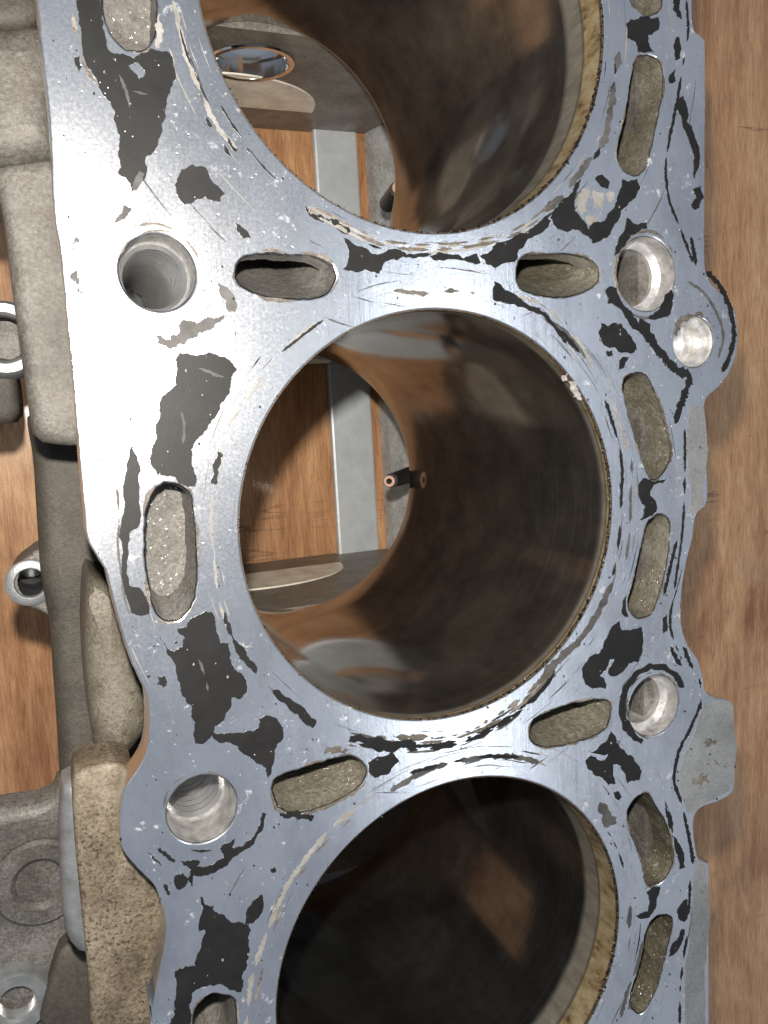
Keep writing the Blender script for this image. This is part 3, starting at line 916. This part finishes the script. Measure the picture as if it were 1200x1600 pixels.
R(E_((850, 155), (870, 155), (920, 195), (988, 250), (978, 275), (945, 255), (905, 220), (880, 195)))
R(E_((1095, 300), (1130, 292), (1180, 300), (1240, 315), (1300, 318), (1290, 340), (1220, 350), (1150, 332), (1090, 318)))
R([(575, 1192), (590, 1182), (615, 1172), (624, 1188), (605, 1210), (585, 1215), (576, 1206)])
R(E_((490, 650), (515, 660), (548, 688), (545, 697), (510, 675)))
R(E_((565, 690), (590, 690), (625, 692), (612, 708), (660, 703), (700, 680), (685, 650), (720, 630), (735, 617), (725, 650), (760, 645), (800, 600), (820, 540), (832, 545), (822, 590), (790, 640), (750, 665), (720, 690), (680, 720), (640, 735), (605, 735), (600, 770), (588, 750), (590, 712)))
R(E_((545, 740), (570, 728), (588, 745), (580, 770), (560, 780), (545, 765)))
R(E_((845, 715), (860, 710), (862, 725), (850, 728)))
R(E_((490, 115), (510, 112), (522, 130), (510, 150), (492, 140)), amp=0.3)
R(E_((458, 662), (475, 672), (500, 695), (505, 705), (480, 688)))
R(E_((512, 762), (522, 765), (532, 795), (525, 797)))
R(E_((625, 800), (640, 825), (670, 850), (720, 880), (765, 890), (778, 885), (775, 930), (772, 1000), (768, 1030), (755, 1050), (760, 1080), (752, 1100), (735, 1095), (690, 1075), (640, 1082), (602, 1100), (590, 1140), (586, 1230), (575, 1300), (520, 1300), (530, 1200), (545, 1140), (550, 1090), (545, 1040), (580, 1020), (610, 1020), (625, 970), (640, 920), (640, 905), (622, 910), (625, 870), (635, 840)))
R(E_((765, 890), (770, 850), (790, 815), (820, 793), (822, 840), (810, 865), (790, 885)))
R(E_((875, 540), (900, 538), (940, 546), (980, 548), (970, 567), (930, 562), (885, 555)), amp=0.3)
R(E_((1010, 358), (1030, 336), (1055, 328), (1095, 340), (1080, 350), (1040, 356)), 'crust', amp=0.3)
R([(912, 1040), (920, 1027), (935, 1022), (945, 1000), (955, 980), (968, 970), (972, 985), (985, 985), (1002, 980), (1005, 1000), (1003, 1020), (997, 1035), (982, 1036), (965, 1055), (955, 1057), (950, 1050), (960, 1030), (952, 1030), (947, 1047), (937, 1055), (945, 1065), (947, 1076), (940, 1074), (925, 1077), (915, 1070), (910, 1055)])
R(F((735, 200), (745, 150), (780, 100), (830, 72), (880, 75), (915, 100), (935, 130), (938, 148), (925, 150), (905, 115), (875, 95), (835, 90), (795, 110), (765, 150), (755, 200), (757, 245), (780, 280), (810, 310), (805, 325), (780, 315), (745, 280)), amp=0.1)
R(F((690, 320), (710, 285), (725, 310), (740, 340), (765, 360), (790, 385), (805, 410), (795, 440), (760, 448), (755, 420), (740, 395), (715, 390), (715, 420), (722, 450), (700, 453), (660, 425), (635, 400), (628, 375), (650, 362), (690, 375), (700, 355), (640, 350)))
R(F((715, 475), (730, 472), (742, 490), (735, 500), (722, 495)))
R(F((670, 515), (690, 510), (710, 545), (730, 570), (700, 585), (680, 570), (685, 545)), 'grey', amp=0.3)
R(F((880, 505), (895, 540), (902, 590), (917, 630), (938, 680), (940, 712), (922, 715), (912, 660), (900, 600), (882, 550)))
R(F((820, 790), (845, 770), (862, 770), (855, 800), (848, 840), (830, 866), (800, 872), (785, 860), (825, 850), (830, 815)))
R(F((915, 850), (935, 815), (948, 810), (948, 870), (935, 880), (920, 870)))
R(F((905, 945), (930, 905), (940, 905), (935, 935), (920, 965), (900, 985), (890, 990)))
R(B((755, 75), (790, 60), (800, 52), (835, 60), (858, 55), (860, 85), (845, 100), (825, 110), (825, 130), (845, 165), (820, 165), (795, 165), (785, 130), (760, 120)))
R(B((905, 0), (905, -40), (925, -40), (925, 0), (930, 60), (915, 50), (903, 30)))
R(B((915, 115), (922, 115), (922, 185), (910, 188)))
R(B((890, 235), (910, 215), (910, 255), (890, 260)))
R(B((935, 300), (945, 380), (970, 420), (985, 470), (985, 520), (970, 560), (965, 540), (970, 490), (955, 440), (935, 400), (920, 350), (922, 310)))
R(B((965, 590), (990, 580), (998, 620), (985, 650), (970, 655), (960, 640), (975, 620), (970, 605)))
R(B((535, 650), (560, 620), (590, 600), (600, 570), (615, 560), (600, 610), (595, 660), (625, 690), (640, 720), (650, 700), (690, 690), (720, 650), (735, 600), (745, 560), (790, 558), (800, 590), (770, 630), (740, 660), (720, 700), (700, 740), (650, 760), (640, 740), (610, 720), (570, 725), (540, 715), (520, 680)))
R(B((660, 555), (680, 545), (705, 570), (700, 590), (675, 580)))
R(B((300, 800), (340, 770), (400, 745), (440, 730), (470, 705), (500, 680), (520, 690), (500, 720), (450, 745), (420, 780), (408, 820), (385, 820), (350, 838), (320, 825)))
R(B((760, 680), (775, 695), (820, 695), (822, 712), (800, 720), (770, 735), (745, 772), (735, 790), (720, 800), (725, 770), (745, 730), (755, 705)))
R(B((690, 910), (705, 895), (725, 900), (740, 940), (780, 990), (820, 1020), (850, 1080), (820, 1070), (800, 1040), (760, 1000), (730, 960), (700, 950)))
R(B((680, 1010), (700, 1020), (750, 1040), (770, 1080), (770, 1100), (690, 1080), (670, 1040)))
R(B((830, 985), (870, 945), (895, 905), (905, 920), (900, 960), (885, 990), (850, 1000), (820, 995)))
R(B((340, 915), (350, 880), (365, 905), (400, 915), (440, 945), (495, 975), (480, 982), (430, 960), (390, 950), (345, 940)))
R([(537, 372), (560, 385), (600, 394), (650, 398), (700, 397), (745, 396), (752, 410), (710, 405), (650, 404), (610, 406), (592, 428), (570, 420), (535, 420), (545, 400)])
R(D((700, 20), (740, 10), (770, 50), (790, 90), (770, 105), (735, 100), (710, 60), (680, 40)))
R(D((735, 125), (765, 115), (750, 150), (732, 158)))
R(D((695, 97), (712, 95), (715, 112), (700, 115)))
R(D((810, 495), (850, 504), (880, 495), (870, 510), (840, 520), (830, 550), (852, 580), (850, 600), (830, 612), (800, 625), (815, 580), (795, 540), (795, 515)))
R(D((870, 930), (885, 920), (885, 970), (872, 980)))
R(D((758, 860), (745, 880), (745, 920), (762, 930), (755, 895)))
# pale dried sealant
for q in (((605, 645), (618, 590), (640, 582), (648, 620), (636, 660), (618, 672)), ((655, 590), (680, 600), (690, 630), (686, 660), (662, 650), (652, 615)), ((640, 668), (668, 672), (660, 700), (645, 708), (634, 690)), ((610, 690), (622, 695), (640, 720), (625, 712)), ((700, 600), (720, 610), (712, 640), (700, 630))):
    R(B(*q), 'cream', amp=0.42, name='sealant_residue', h=0.05)
R(A((490, 60), (500, 40), (512, 100), (500, 150), (488, 150)), 'cream', amp=0.2, name='sealant_residue', h=0.05)
# unmachined skin outside the gasket line
R(F((985, 240), (1000, 200), (1030, 186), (1082, 190), (1092, 210), (1092, 430), (1080, 470), (1030, 500), (985, 520), (970, 545), (948, 540), (930, 480), (920, 420), (945, 340), (975, 280)), 'oxide', amp=0.06, name='unmachined_skin', h=0.02)
R(F((975, 690), (1000, 700), (1008, 720), (1008, 1000), (1008, 1280), (945, 1280), (940, 1100), (955, 950), (965, 800)), 'oxide', amp=0.06, name='unmachined_skin', h=0.02)
R(D((960, 260), (1000, 270), (1003, 330), (1004, 480), (1000, 570), (970, 612), (952, 600), (950, 480), (945, 360)), 'oxide', amp=0.10, name='unmachined_skin', h=0.02)
# strips left by the gasket's folded rings
rb = ribbon
for dy, wd, mt, gp in ((-6, 4, 'grey', 0.45), (-1, 5, 'crust', 0.4), (4, 6, 'dark', 0.38), (9, 7, 'dark', 0.42), (13, 4, 'grey', 0.5)):
    rb([(x - dy * 0.1, y + dy - 4) for x, y in [(545, 1155), (600, 1164), (650, 1166), (700, 1161), (740, 1149), (780, 1130), (812, 1108), (842, 1080), (870, 1045)]], wd, mt, gp, seed=dy)
rb([(560, 1148), (620, 1152), (690, 1148), (750, 1132), (800, 1102), (840, 1068), (880, 1015)], 8, 'crust', 0.45, name='crust_residue')
rb([(615, 453), (640, 457), (680, 459), (705, 454), (742, 458)], 6, 'crust', 0.3, name='crust_residue')
rb([(772, 440), (800, 470), (830, 481), (850, 492), (880, 521), (905, 551)], 8, 'dark', 0.35)
rb([(800, 462), (846, 475), (880, 505), (912, 545), (925, 575)], 5, 'cream', 0.4, name='sealant_residue')
for dy, wd, mt, gp in ((-5, 4, 'crust', 0.45), (-1, 4, 'cream', 0.4), (3, 5, 'crust', 0.4), (7, 4, 'cream', 0.45), (10, 4, 'dark', 0.5)):
    rb([(x, y + dy - 2) for x, y in [(480, 325), (520, 346), (560, 366), (600, 382), (650, 389), (700, 388), (740, 383), (790, 372), (830, 350), (865, 322)]], wd, mt, gp, seed=dy + 20)
rb([(850, 330), (880, 305), (905, 272), (925, 245), (945, 215), (955, 165), (968, 80)], 11, 'grey', 0.4)
rb([(972, 70), (962, 110), (955, 170), (948, 205), (930, 245), (908, 262)], 9, 'dark', 0.45)
rb([(610, 1236), (650, 1212), (690, 1196), (740, 1186), (800, 1182), (842, 1192)], 9, 'grey', 0.35)
rb([(640, 1208), (700, 1192), (760, 1182), (830, 1184)], 6, 'dark', 0.45)
rb([(555, 1265), (520, 1292), (485, 1332), (450, 1382), (425, 1437), (402, 1500), (390, 1550), (382, 1640)], 7, 'cream', 0.38, name='sealant_residue')
rb([(548, 1280), (500, 1325), (462, 1378), (436, 1430), (414, 1500), (398, 1570)], 4, 'crust', 0.5, name='crust_residue')
rb(A((540, 0), (560, 80), (580, 170), (620, 270), (650, 340), (690, 410), (740, 465)), 6, 'cream', 0.3, name='sealant_residue')
rb(A((550, 40), (575, 140), (600, 210), (625, 262)), 3, 'dark', 0.4)
rb(A((690, 330), (720, 380), (760, 440), (780, 480)), 3, 'dark', 0.3)
rb(Cc((985, 10), (900, 80), (820, 180), (760, 270), (700, 350), (675, 480), (660, 620), (670, 760), (685, 880), (720, 980)), 4, 'cream', 0.4, name='sealant_residue')
rb(Cc((1010, 0), (930, 60), (880, 100)), 4, 'dark', 0.25)
rb([(985, 1060 + 0), (992, 1095), (980, 1135), (962, 1170)], 3, 'grey', 0.5)
rb(F((985, 120), (990, 190), (960, 270), (925, 340), (908, 410), (908, 450), (930, 510), (945, 580), (958, 640), (966, 700)), 7, 'dark', 0.28)
rb(F((958, 720), (955, 800), (950, 900), (935, 1000), (925, 1100), (925, 1200)), 6, 'dark', 0.4)
rb(F((895, 20), (915, 60), (930, 80)), 8, 'dark', 0)
rb(F((935, 20), (955, 70), (965, 90)), 7, 'dark', 0.3)
rb(F((700, 600), (715, 625), (735, 670), (748, 712)), 4, 'dark', 0.3)
rb(F((770, 830), (765, 900)), 9, 'grey', 0.2)
rb(F((810, 940), (790, 1020), (760, 1100), (740, 1180)), 8, 'grey', 0.3)
rb([(1103, 424), (1122, 444), (1137, 472), (1145, 503), (1146, 530), (1140, 556), (1128, 582)], 10, 'dark', 0.25)
rb([(1075, 440), (1100, 458), (1120, 490), (1130, 525), (1122, 560)], 5, 'grey', 0.35)
rb([(1000, 496), (1015, 525), (1035, 556), (1058, 578), (1080, 588)], 15, 'dark', 0)
rb([(1080, 588), (1070, 615), (1060, 645), (1055, 662)], 13, 'dark', 0)
rb(D((915, 690), (902, 740), (888, 800), (874, 860)), 7, 'dark', 0.15)
rb(D((690, 250), (720, 340), (742, 440), (742, 540), (737, 640), (730, 720), (715, 800)), 6, 'dark', 0.35)
rb(D((715, 820), (690, 870), (660, 930), (620, 990), (560, 1050), (500, 1100)), 12, 'grey', 0.3)
rb(D((940, 340), (940, 460), (938, 560), (930, 680), (905, 860), (895, 960), (930, 1060)), 5, 'dark', 0.35)
rb(D((700, 210), (720, 270), (745, 350), (760, 410)), 6, 'cream', 0.25, name='sealant_residue')
rb(D((770, 400), (775, 480), (770, 560), (768, 660), (755, 760)), 5, 'grey', 0.4)
rb(D((505, 0), (560, 30), (600, 75), (630, 120)), 6, 'grey', 0.25)
rb(B((505, 990), (540, 1030), (570, 1075)), 6, 'dark', 0.2)
rb(B((945, 0), (950, 100), (935, 200), (915, 320), (895, 420), (880, 520), (890, 620), (920, 700), (950, 780), (965, 820)), 5, 'dark', 0.4)
rb(B((960, 740), (968, 790), (975, 830)), 8, 'dark', 0.1)
rb(A((205, 0), (225, 40), (240, 120), (262, 200), (300, 260)), 5, 'crust', 0.4, name='crust_residue')
rb(A((425, 708), (480, 698), (540, 715)), 3, 'crust', 0.2, name='crust_residue')
rb(Cc((365, 520), (372, 620), (368, 700), (380, 800), (392, 880), (405, 920)), 3, 'grey', 0.3)
for q in (((1005, 315), (1020, 308), (1035, 312), (1038, 328), (1018, 334)), ((965, 432), (990, 416), (1012, 424), (1018, 445), (990, 458), (970, 452)), ((1030, 380), (1040, 376), (1044, 386))):
    R(F(*q), 'crust', amp=0.45, h=0.05, name='stain')
# scuffs across the coating, crust at the hole rims, a chipped bore edge
for q in (A((372, 235), (385, 262), (402, 318), (405, 338)), A((425, 392), (438, 425), (440, 470)), A((415, 285), (440, 293), (462, 295)), E_((620, 60), (640, 110), (650, 160)), Cc((620, 150), (660, 165), (700, 180)), Cc((560, 260), (575, 330), (570, 390))):
    rb(q, 4, 'grey', 0.3, h=0.15)
R(A((420, 560), (436, 535), (450, 545), (440, 575), (425, 595), (412, 590)), 'grey', h=0.15)
R(D((555, 178), (575, 166), (600, 200), (618, 246), (606, 250), (585, 222)), 'chip', amp=0.35, h=0.14, name='chipped_edge')
R(B((905, 1040), (916, 1003), (950, 978), (985, 972), (1015, 992), (1032, 1028), (1020, 1010), (990, 988), (955, 990), (930, 1010), (912, 1052)), 'crust', amp=0.3, name='crust_residue')
def rim(cx, cy, rx, ry, a0, a1, wd, mt, gp):
    n = 28
    rb([(cx + rx * math.cos(math.radians(a0 + (a1 - a0) * i / n)), cy + ry * math.sin(math.radians(a0 + (a1 - a0) * i / n))) for i in range(n + 1)], wd, mt, gp, name='crust_residue')
rim(1009, 428, 48, 67, 150, 330, 5, 'crust', 0.3)
rim(1009, 428, 50, 69, 60, 170, 4, 'grey', 0.4)
rim(1022, 1103, 43, 52, 100, 330, 3, 'crust', 0.4)
rim(247, 426, 66, 66, 200, 380, 3, 'crust', 0.45)
rim(316, 1264, 60, 59, 180, 350, 3, 'grey', 0.45)
rim(316, 1264, 66, 66, 20, 120, 4, 'dark', 0.45)
# crusty lips round the passages
for key, frac, wd in (('b', (0.0, 1.0), 5), ('h', (0.0, 1.0), 4), ('i', (0, 1), 4), ('j', (0, 1), 3), ('a', (0, 1), 4), ('d', (0, 1), 2.5), ('f', (0, 1), 2.5), ('c', (0, 1), 2.5), ('m', (0, 1), 4), ('k', (0, 1), 2), ('g', (0, 1), 2)):
    L = inset(slots[key], -wd / 7.6 * 0.62)
    pts = L + [L[0]]
    rnd = random.Random(key)
    off = rnd.uniform(0, 90)
    runs, cur, s = [], [], 0.0
    for i, p in enumerate(pts):
        if i:
            s += (p - pts[i - 1]).length
        if noise.noise(Vector((s * 0.28 + off, off, 0))) < -0.08:
            if len(cur) > 3: runs.append(cur)
            cur = []
        else:
            cur.append(i)
    if len(cur) > 3: runs.append(cur)
    for r in runs:
        m = MB()
        vs, fs = [], []
        for q, i in enumerate(r):
            p = pts[i]
            t = (pts[(i + 1) % len(pts)] - pts[i - 1])
            if t.length < 1e-6: t = Vector((1, 0))
            t.normalize()
            nv = Vector((t.y, -t.x))
            f = min(1.0, (min(q, len(r) - 1 - q) + 0.3) / 3)
            a = wd / 7.6 * 0.62 * f
            b = wd / 7.6 * 0.5 * f * rnd.uniform(0.3, 1.9)
            hh = DECK_H + rnd.uniform(0.04, 0.22)
            for qq, z in ((p - nv * a, hh - 0.02), (p + nv * b, hh), (p + nv * b * 1.1, DECK_H + 0.004), (p - nv * a * 1.02, DECK_H - 0.3)):
                vs.append((qq.x, qq.y, z))
        n = len(r)
        for i in range(n - 1):
            k = 4 * i
            fs += [(k, k + 4, k + 5, k + 1), (k + 1, k + 5, k + 6, k + 2), (k + 3, k + 7, k + 4, k)]
        m.add(vs, fs)
        m.build('crust_residue', M['crust'], deck)
# scattered flakes too small to pick apart
def inside(p, L):
    c = False
    for a, b in zip(L, L[1:] + L[:1]):
        if (a.y > p.y) != (b.y > p.y) and p.x < (b.x - a.x) * (p.y - a.y) / (b.y - a.y) + a.x:
            c = not c
    return c
def scrape(m, bx, by, r, a0, da, wd):
    n = max(4, int(abs(da) * r / 0.8))
    vs = []
    hs = DECK_H + random.uniform(0.012, 0.05)
    for i in range(n + 1):
        t = i / n
        a = a0 + da * t
        w_ = wd * (0.15 + math.sin(math.pi * min(1, max(0, t)))) * random.uniform(0.5, 1.2)
        rr = r + 0.25 * noise.noise(Vector((a * 9, r, 0)))
        for q in (rr - w_ / 2, rr + w_ / 2):
            vs.append((bx + q * math.cos(a), by + q * math.sin(a), hs))
        p = Vector((bx + rr * math.cos(a), by + rr * math.sin(a)))
        if not inside(p, outline) or any(inside(p, h) for h in deck_holes):
            return
    m.add(vs, [(2 * i, 2 * i + 2, 2 * i + 3, 2 * i + 1) for i in range(n)])
sc = {'dark': MB(), 'grey': MB(), 'cream': MB()}
for i in range(420):
    bx, by = random.choice(BORES)
    a0 = random.uniform(0, 2 * math.pi)
    if math.cos(a0) < 0 and random.random() < 0.45:
        continue
    r = BORE_R + abs(random.gauss(5.5, 3.0)) + 1.2
    if random.random() < 0.25:
        r = BORE_R + random.uniform(14, 26)
    scrape(sc[random.choice(('dark', 'grey', 'grey', 'cream', 'cream'))], bx, by, r, a0, random.uniform(0.04, 0.22), random.choice((0.1, 0.14, 0.2, 0.3)))
for kk, mm in sc.items():
    o = mm.build('scrape_marks', M[kk], deck); o['kind'] = 'stuff'
m = MB()
ml = MB()
cnt = 0
while cnt < 900:
    p = Vector((random.uniform(-82, 84), random.uniform(-135, 100)))
    dens = 0.5 + 0.5 * noise.noise(Vector((p.x * 0.05, p.y * 0.05, 4)))
    if random.random() > dens ** 2 * 1.6:
        continue
    if not inside(p, outline) or any(inside(p, h) for h in deck_holes):
        continue
    cnt += 1
    s = random.choice((0.08, 0.1, 0.13, 0.18, 0.3))
    k = random.randint(5, 7)
    a0 = random.uniform(0, 6)
    el = random.uniform(0.5, 1)
    pts = [Vector((p.x + s * el * random.uniform(0.6, 1.2) * math.cos(a0 + 6.283 * i / k), p.y + s * random.uniform(0.6, 1.2) * math.sin(a0 + 6.283 * i / k))) for i in range(k)]
    hh = DECK_H + random.uniform(0.05, 0.19)
    mm = m if random.random() < 0.6 else ml
    mm.add([(q.x, q.y, hh) for q in pts] + [(q.x, q.y, DECK_H + 0.004) for q in pts], [tuple(range(k))] + [(i, i + k, (i + 1) % k + k, (i + 1) % k) for i in range(k)])
o = m.build('dark_flakes', M['dark'], deck); o['kind'] = 'stuff'
o = ml.build('pale_flakes', M['cream'], deck); o['kind'] = 'stuff'
